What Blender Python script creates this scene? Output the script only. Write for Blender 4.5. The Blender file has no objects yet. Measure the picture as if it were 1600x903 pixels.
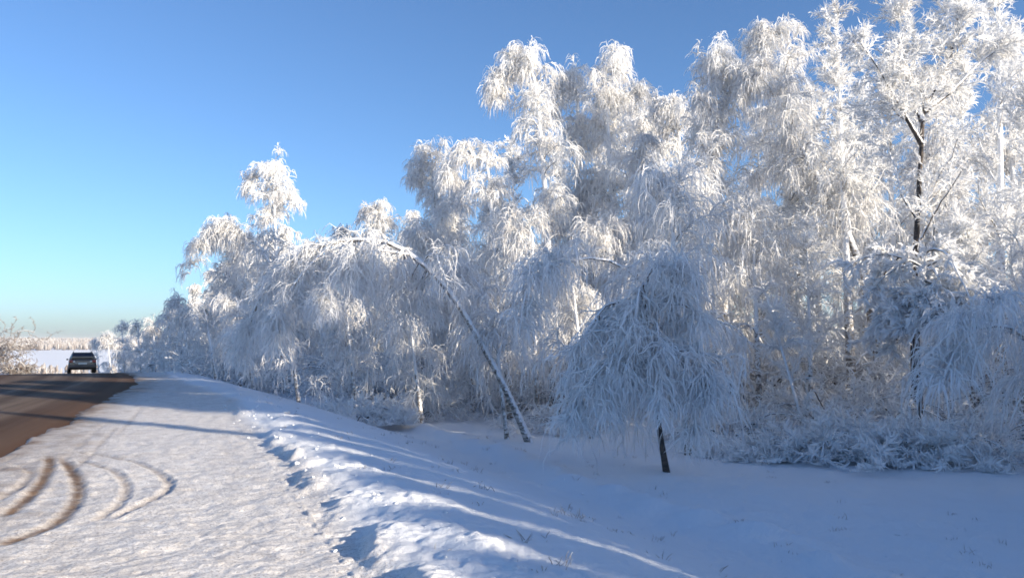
import bpy, math
import numpy as np
from mathutils import Vector

# ------------------------------------------------------------------ camera, sky, sun, exposure
SC = bpy.context.scene
COL = SC.collection
EYE = 1.6
FPX = 1244.0                      # focal length in pixels of the 1600 px wide photograph
PITCH = math.atan((532 - 451.5) / FPX)
cam_d = bpy.data.cameras.new('camera')
cam = bpy.data.objects.new('camera', cam_d)
COL.objects.link(cam)
cam_d.sensor_width = 36.0
cam_d.lens = 36.0 * FPX / 1600.0
cam_d.clip_start = 0.05
cam_d.clip_end = 20000
cam.location = (0, 0, EYE)
cam.rotation_euler = (math.radians(90) + PITCH, 0, 0)
SC.camera = cam

SUN_EL = math.radians(15.5)
SUN_H = np.array([0.845, -0.535])            # horizontal direction towards the sun
SUN_H = SUN_H / np.linalg.norm(SUN_H)
TAN_EL = math.tan(SUN_EL)
world = bpy.data.worlds.new('World')
SC.world = world
world.use_nodes = True
wn = world.node_tree
for n in list(wn.nodes):
    wn.nodes.remove(n)
sky = wn.nodes.new('ShaderNodeTexSky')
sky.sky_type = 'NISHITA'
sky.sun_disc = False
sky.sun_elevation = SUN_EL
sky.sun_rotation = math.atan2(SUN_H[0], SUN_H[1])
sky.altitude = 0
sky.air_density = 0.84
sky.dust_density = 0.95
sky.ozone_density = 4.8
bg = wn.nodes.new('ShaderNodeBackground')
bg.inputs['Strength'].default_value = 0.111
wo = wn.nodes.new('ShaderNodeOutputWorld')
wn.links.new(sky.outputs[0], bg.inputs[0])
wn.links.new(bg.outputs[0], wo.inputs[0])

sun_d = bpy.data.lights.new('sun', 'SUN')
sun_d.energy = 5.0
sun_d.angle = math.radians(0.55)
sun_d.color = (1.0, 0.86, 0.66)
sun = bpy.data.objects.new('sun', sun_d)
COL.objects.link(sun)
SUN_V = Vector((SUN_H[0] * math.cos(SUN_EL), SUN_H[1] * math.cos(SUN_EL), math.sin(SUN_EL)))
sun.rotation_euler = SUN_V.to_track_quat('Z', 'Y').to_euler()

SC.view_settings.view_transform = 'Standard'
SC.view_settings.look = 'None'
SC.view_settings.exposure = 0.96
SC.view_settings.gamma = 1
SC.render.engine = 'CYCLES'
SC.cycles.use_denoising = True
SC.cycles.filter_width = 1.7
SC.cycles.max_bounces = 8
SC.cycles.adaptive_threshold = 0.02
SC.cycles.diffuse_bounces = 6

rng = np.random.default_rng(7)

# ------------------------------------------------------------------ helpers
def W(px, py, d):
    """Point of the place seen at photo pixel (px, py), d metres ahead."""
    cp, sp = math.cos(PITCH), math.sin(PITCH)
    v = (451.5 - py) / FPX
    h = (px - 800) / FPX
    dy = cp - sp * v
    dz = sp + cp * v
    k = d / dy
    return np.array([h * k, d, EYE + dz * k])

_LAT = np.random.default_rng(3).random((8, 256, 256))
def vnoise(x, y, scale, k=0):
    x = np.asarray(x, float) / scale + 37.3 * (k + 1)
    y = np.asarray(y, float) / scale + 71.9 * (k + 1)
    xi = np.floor(x).astype(int); yi = np.floor(y).astype(int)
    fx = x - xi; fy = y - yi
    fx = fx * fx * (3 - 2 * fx); fy = fy * fy * (3 - 2 * fy)
    L = _LAT[k % 8]
    a = L[xi % 256, yi % 256]; b = L[(xi + 1) % 256, yi % 256]
    c = L[xi % 256, (yi + 1) % 256]; d = L[(xi + 1) % 256, (yi + 1) % 256]
    return (a * (1 - fx) + b * fx) * (1 - fy) + (c * (1 - fx) + d * fx) * fy - 0.5

def sstep(a, b, x):
    u = np.clip((x - a) / (b - a), 0, 1)
    return u * u * (3 - 2 * u)

TH = math.radians(21)
def to_st(x, y):
    return -x * math.sin(TH) + y * math.cos(TH), x * math.cos(TH) + y * math.sin(TH)
def to_xy(s, t):
    return -s * math.sin(TH) + t * math.cos(TH), s * math.cos(TH) + t * math.sin(TH)

_S = [-400, 0, 20, 30, 40, 57, 80, 120, 400, 4000]
_TR = [-2.6, -2.6, -2.45, -2.3, -2.8, -5.0, -8.5, -15, -70, -800]
_SB = [-400, 0, 6, 15, 22, 30, 36, 46, 57, 80, 120, 400, 4000]
_TB = [2.1, 2.1, 2.0, 1.65, 1.45, 0.4, -0.5, -1.2, -1.9, -5.0, -11.5, -66, -796]
ROADW = 6.6
def _smooth_interp(xs, ys):
    g = np.concatenate([np.arange(-60, 160, 0.5)])
    v = np.interp(g, xs, ys)
    k = np.hanning(17); k /= k.sum()
    vs = np.convolve(np.pad(v, 8, mode='edge'), k, mode='valid')
    def f(s):
        s = np.asarray(s, float)
        return np.where((s > -55) & (s < 150), np.interp(s, g, vs), np.interp(s, xs, ys))
    return f
t_road = _smooth_interp(_S, _TR)
t_berm = _smooth_interp(_SB, _TB)

def z_long(s):
    s = np.asarray(s, float)
    z = -0.00057 * np.clip(s - 28, 0, 60) ** 2                 # crest of the road
    z = z - 0.0684 * np.clip(s - 88, 0, 150)
    u = np.clip(s - 238, 0, 60)
    z = z - (0.0684 * u - 0.0684 * u * u / 120)
    z = z + 17 * sstep(1400, 3800, s)
    return z

# --- tyre tracks on the hard shoulder, as they lie in the snow
_TRK = [
    ([(290,160),(480,185),(620,205),(760,235),(880,280),(960,335),(985,370),(945,430),(850,480),(740,530),(660,570),(520,612)], .15, .055),
    ([(380,222),(480,240),(560,265),(640,290),(700,330),(735,375),(730,430),(690,490),(640,530),(540,590),(400,630)], .15, .050),
    ([(330,190),(390,260),(430,320),(455,380),(450,440),(410,520),(340,590),(230,650),(100,700),(0,740),(-120,770)], .20, .055),
    ([(280,190),(290,250),(270,310),(230,380),(160,450),(60,530),(-60,590)], .20, .055),
    ([(60,262),(120,272),(165,290),(185,315),(150,360),(80,410),(0,450),(-90,490)], .17, .050),
    ([(700,15),(610,110),(520,205),(440,285),(385,335)], .13, .022),
    ([(610,15),(520,95),(430,180),(370,240)], .15, .018),
    ([(860,-120),(790,-40),(740,20),(650,120)], .15, .016),
]
def _densify(p, n=6):
    p = np.array(p, float); q = np.vstack([2 * p[0] - p[1], p, 2 * p[-1] - p[-2]])
    out = []
    for i in range(1, len(q) - 2):
        for u in np.linspace(0, 1, n, endpoint=False):
            a, b, c, d = q[i - 1], q[i], q[i + 1], q[i + 2]
            out.append(0.5 * ((2 * b) + (c - a) * u + (2 * a - 5 * b + 4 * c - d) * u * u + (3 * b - a - 3 * c + d) * u ** 3))
    out.append(q[-2])
    return np.array(out)
TRACKS = []
for pts, hw, dep in _TRK:
    g = []
    for cx, cy in pts:
        px, py = cx * 0.269, 660 + cy * 0.269
        w = W(px, py, 1.0); k = EYE / (EYE - w[2])
        g.append((w[0] * k, k))
    TRACKS.append((_densify(g), hw, dep))

def track_fields(x, y):
    dz = np.zeros_like(x); dirt = np.zeros_like(x)
    m = (x > -12) & (x < -1.5) & (y > 5) & (y < 19)
    xm, ym = x[m], y[m]
    zz = np.zeros_like(xm); dd = np.zeros_like(xm)
    wob = 1 + 0.5 * vnoise(xm, ym, .25, 2) + .5 * vnoise(xm, ym, .08, 3)
    for g, hw, dep in TRACKS:
        hw = hw * .46
        best = np.full(xm.shape, 9.0); side = np.zeros_like(xm); fade = np.zeros_like(xm)
        n = len(g) - 1
        for i in range(n):
            a, b = g[i], g[i + 1]; e = b - a; L2 = e @ e + 1e-9
            u = np.clip(((xm - a[0]) * e[0] + (ym - a[1]) * e[1]) / L2, 0, 1)
            dx = xm - a[0] - u * e[0]; dy = ym - a[1] - u * e[1]
            dist = np.hypot(dx, dy); k = dist < best
            best[k] = dist[k]
            side[k] = (e[0] * dy - e[1] * dx)[k]
            f = (i + u) / n
            fade[k] = (sstep(0, .10, f) * (1 - sstep(.80, 1, f)))[k]
        prof = -np.exp(-(best / (hw * .72)) ** 4) + 0.22 * np.exp(-((best - hw * 1.25) / (hw * .3)) ** 2)
        zz += prof * dep * .34 * wob * (0.1 + 0.9 * fade)
        dd = np.maximum(dd, np.exp(-(best / (hw * .75)) ** 2) * (0.08 + .92 * fade) * (dep / .055) ** .4 * (.5 if hw < .08 else 1.0))
    dz[m] = zz; dirt[m] = dd
    return dz, dirt

def ground_z(x, y, detail=True, road=False):
    x = np.asarray(x, float); y = np.asarray(y, float)
    s, t = to_st(x, y)
    r = np.hypot(x, y)
    tr = t_road(s); tb = t_berm(s); tl = tr - ROADW
    zl = z_long(s)
    if road:
        return zl
    near = 1 - sstep(60, 140, r)
    e1 = tr + near * (.22 * vnoise(x, y, 1.2, 1) + .25 * vnoise(x, y, .35, 2) + .5 * vnoise(x, y, 5, 4))
    e0 = tl + near * (.3 * vnoise(x, y, 1.2, 3))
    on_road = sstep(e0 - .12, e0 + .12, t) * (1 - sstep(e1 - .16, e1 + .10, t))
    z = zl + .035 - on_road * .11
    # low snow wall left by the plough at the right of the shoulder
    tbb = tb + near * (.16 * vnoise(x, y, 2.2, 5) + .20 * vnoise(x, y, .6, 6) + .12 * vnoise(x, y, .2, 4))
    amp = (.045 * (1 - sstep(14, 26, s)) + .04) * (1 + near * (.5 * vnoise(x, y, 1.1, 7) + .6 * vnoise(x, y, .35, 1) + .55 * np.abs(vnoise(x, y, .16, 2))))
    left_flank = sstep(-.92, -.70, t - tbb)
    amp = amp * (1 - near * .8 * (1 - sstep(-.12, .22, vnoise(x, y, .95, 3) + .5 * vnoise(x, y, .4, 0))) * (1 - sstep(-.75, -.1, t - tbb)))
    z = z + amp * left_flank * (1 - sstep(-.15, .65, t - tbb))
    # ditch and forest floor on the right
    q = t - tb
    fall = sstep(.1, 4.6, q)
    z = z - 1.12 * fall * (1 - sstep(60, 160, s) * .5)
    z = z + fall * near * (.20 * vnoise(x, y, 4.5, 2) + .07 * vnoise(x, y, 1.1, 3) + .05 * vnoise(x, y, .35, 4))
    z = z + .028 * np.clip(q - 9, 0, 40)
    # footworn ridge along the ditch bottom
    z = z + .16 * np.exp(-((q - 5.0 - .5 * vnoise(x, y, 4, 5)) / .45) ** 2) * near * (1 + 1.2 * vnoise(x, y, .5, 6))
    # left verge falls away to the valley
    ql = np.clip(tl - t, 0, 90)
    z = z - .02 * np.minimum(ql, 3) - .10 * np.clip(ql - 3, 0, 70) * (1 - sstep(150, 400, s))
    if detail:
        tex = (1 - on_road) * near
        z = z + tex * (.016 * vnoise(x, y, .33, 5) + .018 * vnoise(x, y, .12, 6) + .012 * vnoise(x, y, .05, 3) * (r < 14) + .02 * vnoise(x, y, .9, 7) * (q < .3) + .035 * np.abs(vnoise(x, y, .16, 1)) * (np.abs(q + .55) < .5))
        dz, _ = track_fields(x, y)
        z = z + dz
    z = z + sstep(200, 500, r) * 3.0 * vnoise(x, y, 300, 1)
    return z

def gz(x, y):
    return float(ground_z(np.array([x]), np.array([y]), detail=False)[0])

# ------------------------------------------------------------------ materials
def new_mat(name):
    m = bpy.data.materials.new(name); m.use_nodes = True
    nt = m.node_tree
    b = nt.nodes['Principled BSDF']
    return m, nt, b
def nd(nt, typ, **kw):
    n = nt.nodes.new(typ)
    for k, v in kw.items():
        if k.startswith('i_'):
            n.inputs[k[2:].replace('_', ' ')].default_value = v
        else:
            setattr(n, k, v)
    return n
def lk(nt, a, b):
    nt.links.new(a, b)
def mixc(nt, fac, a, b):
    n = nt.nodes.new('ShaderNodeMix'); n.data_type = 'RGBA'
    for sock, v in ((n.inputs[0], fac), (n.inputs[6], a), (n.inputs[7], b)):
        if hasattr(v, 'is_linked'):
            nt.links.new(v, sock)
        elif isinstance(v, (int, float)):
            sock.default_value = v
        else:
            sock.default_value = (*v, 1)
    return n.outputs[2]
def math_n(nt, op, a, b=None, c=None, clamp=False):
    n = nt.nodes.new('ShaderNodeMath'); n.operation = op; n.use_clamp = clamp
    for i, v in enumerate((a, b, c)):
        if v is None: continue
        if hasattr(v, 'is_linked'): nt.links.new(v, n.inputs[i])
        else: n.inputs[i].default_value = v
    return n.outputs[0]
def ramp(nt, fac, stops):
    n = nt.nodes.new('ShaderNodeValToRGB')
    el = n.color_ramp.elements
    while len(el) < len(stops): el.new(0.5)
    for e, (p, c) in zip(el, stops):
        e.position = p; e.color = (*c, 1) if len(c) == 3 else c
    nt.links.new(fac, n.inputs[0])
    return n.outputs[0]
def noise(nt, scale, detail=3, rough=.55, vec=None):
    n = nd(nt, 'ShaderNodeTexNoise'); n.inputs['Scale'].default_value = scale
    n.inputs['Detail'].default_value = detail; n.inputs['Roughness'].default_value = rough
    if vec is not None: nt.links.new(vec, n.inputs['Vector'])
    return n.outputs['Fac']

def mat_snow():
    m, nt, b = new_mat('snow_ground')
    pos = nd(nt, 'ShaderNodeNewGeometry').outputs['Position']
    dirt = nd(nt, 'ShaderNodeAttribute', attribute_name='dirt').outputs['Fac']
    pack = nd(nt, 'ShaderNodeAttribute', attribute_name='packed').outputs['Fac']
    far = nd(nt, 'ShaderNodeAttribute', attribute_name='far').outputs['Fac']
    n1 = noise(nt, 5.0, 6, .62, pos); n2 = noise(nt, 48, 4, .7, pos); n3 = noise(nt, .8, 4, .5, pos)
    snow = mixc(nt, n3, (.84, .87, .91), (.79, .82, .865))
    packed = mixc(nt, ramp(nt, n1, [(.35, (0, 0, 0)), (.68, (1, 1, 1))]), (.84, .825, .81), (.64, .615, .595))
    packed = mixc(nt, ramp(nt, n2, [(.50, (0, 0, 0)), (.64, (1, 1, 1))]), packed, (.40, .375, .36))
    c = mixc(nt, pack, snow, packed)
    d = math_n(nt, 'MULTIPLY', dirt, math_n(nt, 'ADD', .45, math_n(nt, 'MULTIPLY', n1, 1.1)), clamp=True)
    c = mixc(nt, d, c, (.20, .135, .09))
    lk(nt, c, b.inputs['Base Color'])
    b.inputs['Roughness'].default_value = .75
    b.inputs['Specular IOR Level'].default_value = .25
    bp = nd(nt, 'ShaderNodeBump'); bp.inputs['Distance'].default_value = .035
    lk(nt, math_n(nt, 'MULTIPLY', .62, math_n(nt, 'SUBTRACT', 1, far)), bp.inputs['Strength'])
    h = math_n(nt, 'ADD', math_n(nt, 'MULTIPLY', noise(nt, 26, 6, .7, pos), 1.0), math_n(nt, 'MULTIPLY', n2, .35))
    lk(nt, h, bp.inputs['Height']); lk(nt, bp.outputs[0], b.inputs['Normal'])
    return m

def mat_road():
    m, nt, b = new_mat('sanded_asphalt')
    uv = nd(nt, 'ShaderNodeUVMap', uv_map='UVMap').outputs[0]
    mp = nd(nt, 'ShaderNodeMapping'); mp.inputs['Scale'].default_value = (1, .03, 1)
    lk(nt, uv, mp.inputs[0])
    st = noise(nt, 2.2, 4, .6, mp.outputs[0]); st2 = noise(nt, 6.0, 3, .6, mp.outputs[0])
    pos = nd(nt, 'ShaderNodeNewGeometry').outputs['Position']
    g = noise(nt, 60, 3, .7, pos); blotch = noise(nt, .7, 4, .55, pos)
    c = ramp(nt, st, [(.34, (.034, .026, .022)), (.46, (.085, .060, .045)), (.55, (.140, .105, .080)), (.66, (.27, .225, .19))])
    c = mixc(nt, ramp(nt, st2, [(.55, (0, 0, 0)), (.75, (.55, .55, .55))]), c, (.24, .205, .18))
    c = mixc(nt, ramp(nt, blotch, [(.40, (0, 0, 0)), (.75, (.5, .5, .5))]), c, (.07, .055, .048))
    c = mixc(nt, math_n(nt, 'MULTIPLY', g, .35), c, (.05, .045, .045))
    lane = nd(nt, 'ShaderNodeAttribute', attribute_name='lane').outputs['Fac']
    c = mixc(nt, math_n(nt, 'MULTIPLY', math_n(nt, 'SUBTRACT', 1, lane), math_n(nt, 'MULTIPLY', st2, .9), clamp=True), c, (.27, .22, .18))
    c = mixc(nt, math_n(nt, 'MULTIPLY', lane, math_n(nt, 'ADD', .25, math_n(nt, 'MULTIPLY', st, .6)), clamp=True), c, (.055, .046, .042))
    edge = nd(nt, 'ShaderNodeAttribute', attribute_name='edge').outputs['Fac']
    e = math_n(nt, 'MULTIPLY', edge, math_n(nt, 'ADD', .7, st2), clamp=True)
    c = mixc(nt, e, c, (.105, .050, .024))
    lk(nt, c, b.inputs['Base Color'])
    b.inputs['Roughness'].default_value = .9
    b.inputs['Specular IOR Level'].default_value = .08
    bp = nd(nt, 'ShaderNodeBump'); bp.inputs['Strength'].default_value = .5; bp.inputs['Distance'].default_value = .01
    lk(nt, math_n(nt, 'ADD', g, st2), bp.inputs['Height']); lk(nt, bp.outputs[0], b.inputs['Normal'])
    return m

def mat_frost(name, twig, white, brownness=1.0):
    """Rime on twigs: attribute 'frost' says how thick the coat is; snow also lies on what faces up."""
    m, nt, b = new_mat(name)
    fr = nd(nt, 'ShaderNodeAttribute', attribute_name='frost').outputs['Fac']
    geo = nd(nt, 'ShaderNodeNewGeometry')
    sep = nd(nt, 'ShaderNodeSeparateXYZ'); lk(nt, geo.outputs['Normal'], sep.inputs[0])
    n = noise(nt, 9, 3, .6, geo.outputs['Position'])
    up = math_n(nt, 'MULTIPLY', math_n(nt, 'MAXIMUM', sep.outputs[2], 0), .35)
    f = math_n(nt, 'ADD', math_n(nt, 'ADD', fr, up), math_n(nt, 'MULTIPLY', math_n(nt, 'SUBTRACT', n, .5), .65 * brownness), clamp=True)
    c = mixc(nt, f, twig, white)
    lk(nt, c, b.inputs['Base Color'])
    b.inputs['Roughness'].default_value = .6
    b.inputs['Specular IOR Level'].default_value = .25
    tl = nd(nt, 'ShaderNodeBsdfTranslucent'); lk(nt, c, tl.inputs[0])          # rime lets some light through
    mx = nd(nt, 'ShaderNodeMixShader'); mx.inputs[0].default_value = .38
    lk(nt, b.outputs[0], mx.inputs[1]); lk(nt, tl.outputs[0], mx.inputs[2])
    lk(nt, mx.outputs[0], nt.nodes['Material Output'].inputs[0])
    return m

def mat_bark(name, pale, dark, snowthr):
    m, nt, b = new_mat(name)
    geo = nd(nt, 'ShaderNodeNewGeometry')
    tc = nd(nt, 'ShaderNodeTexCoord')
    sep = nd(nt, 'ShaderNodeSeparateXYZ'); lk(nt, geo.outputs['Normal'], sep.inputs[0])
    mp = nd(nt, 'ShaderNodeMapping'); mp.inputs['Scale'].default_value = (1, 1, 3.5)
    lk(nt, tc.outputs['Object'], mp.inputs[0])
    n1 = noise(nt, 3.2, 5, .65, mp.outputs[0]); n2 = noise(nt, 11, 4, .6, tc.outputs['Object'])
    c = mixc(nt, ramp(nt, n1, [(.42, (0, 0, 0)), (.58, (1, 1, 1))]), dark, pale)
    fr = nd(nt, 'ShaderNodeAttribute', attribute_name='frost').outputs['Fac']
    f = math_n(nt, 'ADD', math_n(nt, 'MULTIPLY', sep.outputs[2], 1.5), math_n(nt, 'MULTIPLY', math_n(nt, 'SUBTRACT', n2, .5), 1.6))
    f = math_n(nt, 'ADD', f, math_n(nt, 'SUBTRACT', fr, snowthr))
    f = ramp(nt, f, [(.0, (0, 0, 0)), (.25, (1, 1, 1))])
    c = mixc(nt, f, c, (.84, .855, .88))
    lk(nt, c, b.inputs['Base Color'])
    b.inputs['Roughness'].default_value = .85
    bp = nd(nt, 'ShaderNodeBump'); bp.inputs['Strength'].default_value = .6; bp.inputs['Distance'].default_value = .03
    lk(nt, n2, bp.inputs['Height']); lk(nt, bp.outputs[0], b.inputs['Normal'])
    return m

def mat_plain(name, col, rough=.5, metal=0.0, spec=.5, noise_amt=.15, scale=6, coat=0.0, emis=None):
    m, nt, b = new_mat(name)
    tc = nd(nt, 'ShaderNodeTexCoord')
    n = noise(nt, scale, 4, .6, tc.outputs['Object'])
    dk = tuple(c * (1 - noise_amt) for c in col); lt = tuple(min(1, c * (1 + noise_amt)) for c in col)
    lk(nt, mixc(nt, n, dk, lt), b.inputs['Base Color'])
    b.inputs['Roughness'].default_value = rough; b.inputs['Metallic'].default_value = metal
    b.inputs['Specular IOR Level'].default_value = spec; b.inputs['Coat Weight'].default_value = coat
    if emis:
        b.inputs['Emission Color'].default_value = (*emis[0], 1); b.inputs['Emission Strength'].default_value = emis[1]
    return m

M_SNOW = mat_snow(); M_ROAD = mat_road()
M_FROST = mat_frost('frosted_birch_twigs', (.30, .25, .22), (.92, .925, .93))
M_FROST_W = mat_frost('thick_rime_twigs', (.34, .31, .29), (.93, .935, .94), .6)
M_FROST_B = mat_frost('thin_rime_brush', (.22, .165, .135), (.78, .78, .79), 1.2)
M_BIRCH = mat_bark('birch_bark', (.52, .48, .44), (.10, .085, .075), .10)
M_DARKBARK = mat_bark('dark_bark', (.10, .08, .07), (.045, .038, .035), .38)

# ------------------------------------------------------------------ mesh helpers
def mesh_obj(name, verts, faces, mat, parent=None, smooth=True, attrs=None, quads=True):
    me = bpy.data.meshes.new(name)
    verts = np.asarray(verts, np.float32); faces = np.asarray(faces, np.int32)
    nf, k = faces.shape
    me.vertices.add(len(verts)); me.vertices.foreach_set('co', verts.ravel())
    me.loops.add(nf * k); me.loops.foreach_set('vertex_index', faces.ravel())
    me.polygons.add(nf)
    me.polygons.foreach_set('loop_start', np.arange(0, nf * k, k, dtype=np.int32))
    me.polygons.foreach_set('loop_total', np.full(nf, k, np.int32))
    me.update(calc_edges=True)
    if smooth:
        me.polygons.foreach_set('use_smooth', np.ones(nf, bool))
    for an, av in (attrs or {}).items():
        a = me.attributes.new(an, 'FLOAT', 'POINT'); a.data.foreach_set('value', np.asarray(av, np.float32).ravel())
    me.materials.append(mat)
    o = bpy.data.objects.new(name, me); COL.objects.link(o)
    if parent is not None: o.parent = parent
    return o

def empty(name, loc, label=None, cat=None, group=None, rz=0.0):
    o = bpy.data.objects.new(name, None); COL.objects.link(o)
    o.empty_display_size = .2
    o.location = loc; o.rotation_euler = (0, 0, rz)
    tag(o, label, cat, group)
    return o
def tag(o, label=None, cat=None, group=None, kind=None):
    if label: o['label'] = label
    if cat: o['category'] = cat
    if group: o['group'] = group
    if kind: o['kind'] = kind
    return o
def copy_tree(o, parent=None):
    c = o.copy(); COL.objects.link(c); c.parent = parent
    for ch in list(o.children):
        copy_tree(ch, c)
    return c

def tubes(P, R, F, sides=3):
    """P (N,K,3) centre lines, R (N,K) radii, F (N,K) frost -> verts, quads, frost."""
    N, K, _ = P.shape
    T = np.gradient(P, axis=1)
    T /= np.linalg.norm(T, axis=2, keepdims=True) + 1e-9
    ref = np.zeros((N, 1, 3)); ref[:] = (0.31, 0.77, 0.15)
    if sides == 2: ref = np.random.default_rng(N).normal(size=(N, 1, 3))
    A = np.cross(T, ref); A /= np.linalg.norm(A, axis=2, keepdims=True) + 1e-9
    B = np.cross(T, A)
    ang = np.arange(sides) * 2 * np.pi / sides
    V = P[:, :, None, :] + R[:, :, None, None] * (np.cos(ang)[None, None, :, None] * A[:, :, None, :] + np.sin(ang)[None, None, :, None] * B[:, :, None, :])
    V = V.reshape(-1, 3)
    n = np.arange(N)[:, None, None] * K * sides; k = np.arange(K - 1)[None, :, None] * sides; j = np.arange(sides)[None, None, :]
    if sides == 2: j = j[:, :, :1]
    j2 = (j + 1) % sides
    q = np.stack([n + k + j, n + k + j2, n + k + sides + j2, n + k + sides + j], -1).reshape(-1, 4)
    return V, q, np.repeat(F.reshape(-1), sides)

def join(parts):
    V, Q, F = [], [], []; off = 0
    for v, q, f in parts:
        V.append(v); Q.append(q + off); F.append(f); off += len(v)
    return np.vstack(V), np.vstack(Q), np.concatenate(F)

def spline(ctrl, K):
    c = np.asarray(ctrl, float)
    d = _densify(c, 10)
    L = np.concatenate([[0], np.cumsum(np.linalg.norm(np.diff(d, axis=0), axis=1))])
    u = np.linspace(0, L[-1], K)
    return np.stack([np.interp(u, L, d[:, i]) for i in range(3)], 1)

def grow(rg, par, n, ur, length, K, w, grav, wob, zmin=None, upw=None):
    """Children from parent lines. w = (tangent, perpendicular, up) weights of the first direction."""
    Np, Kp, _ = par.shape
    if np.isscalar(n): n = np.full(Np, n)
    idx = np.repeat(np.arange(Np), n); M = len(idx)
    u = ur[0] + (ur[1] - ur[0]) * rg.random(M)
    f = u * (Kp - 1); i = np.minimum(f.astype(int), Kp - 2); fr = (f - i)[:, None]
    p = par[idx, i] * (1 - fr) + par[idx, i + 1] * fr
    t = par[idx, i + 1] - par[idx, i]; t /= np.linalg.norm(t, axis=1, keepdims=True) + 1e-9
    r = rg.normal(size=(M, 3)); r -= (r * t).sum(1, keepdims=True) * t
    r /= np.linalg.norm(r, axis=1, keepdims=True) + 1e-9
    d = w[0] * t + w[1] * r; d[:, 2] += w[2]
    d /= np.linalg.norm(d, axis=1, keepdims=True) + 1e-9
    if callable(length): L = length(u, M)
    else: L = rg.uniform(length[0], length[1], M)
    st = L / (K - 1)
    out = np.zeros((M, K, 3)); out[:, 0] = p
    for k in range(1, K):
        p = p + d * st[:, None]
        if zmin is not None: p[:, 2] = np.maximum(p[:, 2], zmin)
        out[:, k] = p
        d = d + wob * rg.normal(size=(M, 3)) * np.sqrt(st)[:, None]
        d[:, 2] -= grav * st
        d /= np.linalg.norm(d, axis=1, keepdims=True) + 1e-9
    return out, u, idx, L

def taper(M, K, r0, r1):
    return np.repeat((np.linspace(r0, r1, K))[None], M, 0)

def frost_lines(rg, M, K, a, b, sd):
    f = np.linspace(a, b, K)[None] + rg.normal(0, sd, (M, 1))
    return np.clip(f, 0, 1.2)

STY = {
 # weeping birch bowed by ice: limbs arch over, twigs hang
 'weep': dict(lim=2.35, u=(.22, 1), L1=.30, w1=(.25, .8, .75), g1=.66, n2=12, L2=(.45, 1.45), w2=(.5, .8, .25), g2=2.3, n3=14, L3=(.2, .95), g3=6.5, K3=4, r2=(.030, .011), r3=.0090, fr=(1.05, .70), wob=.58),
 # like weep, but everything hangs below the stem
 'curtain': dict(lim=4.2, u=(.22, 1), L1=.20, w1=(.35, .75, -.4), g1=1.3, n2=12, L2=(.3, 1.3), w2=(.5, .8, -.35), g2=1.9, n3=13, L3=(.15, .8), g3=5.0, K3=4, r2=(.032, .010), r3=.0085, fr=(1.15, .84), wob=.8),
 # tall birch: narrower, apex nodding
 'tall': dict(lim=5.4, u=(.16, 1), L1=.19, w1=(.35, .75, .9), g1=1.05, n2=9, L2=(.4, 1.2), w2=(.45, .85, .25), g2=2.6, n3=16, L3=(.16, .72), g3=7.0, K3=4, r2=(.027, .012), r3=.0092, fr=(1.05, .74), wob=.44),
 # open crowned tree, twigs stick out all ways and carry thick rime
 'spread': dict(lim=2.1, u=(.20, 1), L1=.34, w1=(.35, .8, .75), g1=.06, n2=14, L2=(.5, 1.4), w2=(.55, .8, .15), g2=.35, n3=28, L3=(.08, .32), g3=.9, K3=3, r2=(.022, .012), r3=.0120, fr=(1.08, .82), wob=.7),
 # low tree under a drooping cap of snow
 'cap': dict(lim=9.0, u=(.30, 1), L1=.42, w1=(.05, 1.0, .42), g1=.85, n2=16, L2=(.25, .75), w2=(.6, .7, .2), g2=1.6, n3=20, L3=(.07, .26), g3=2.5, K3=3, r2=(.036, .018), r3=.021, fr=(1.2, 1.1), wob=.6),
 # shrubs loaded with pads of snow
 'pads': dict(lim=8.5, u=(.30, 1), L1=.42, w1=(.05, 1.0, .38), g1=.95, n2=17, L2=(.2, .6), w2=(.7, .7, .15), g2=1.2, n3=24, L3=(.05, .17), g3=1.6, K3=3, r2=(.05, .034), r3=.044, fr=(1.2, 1.1), wob=.6),
}

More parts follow.
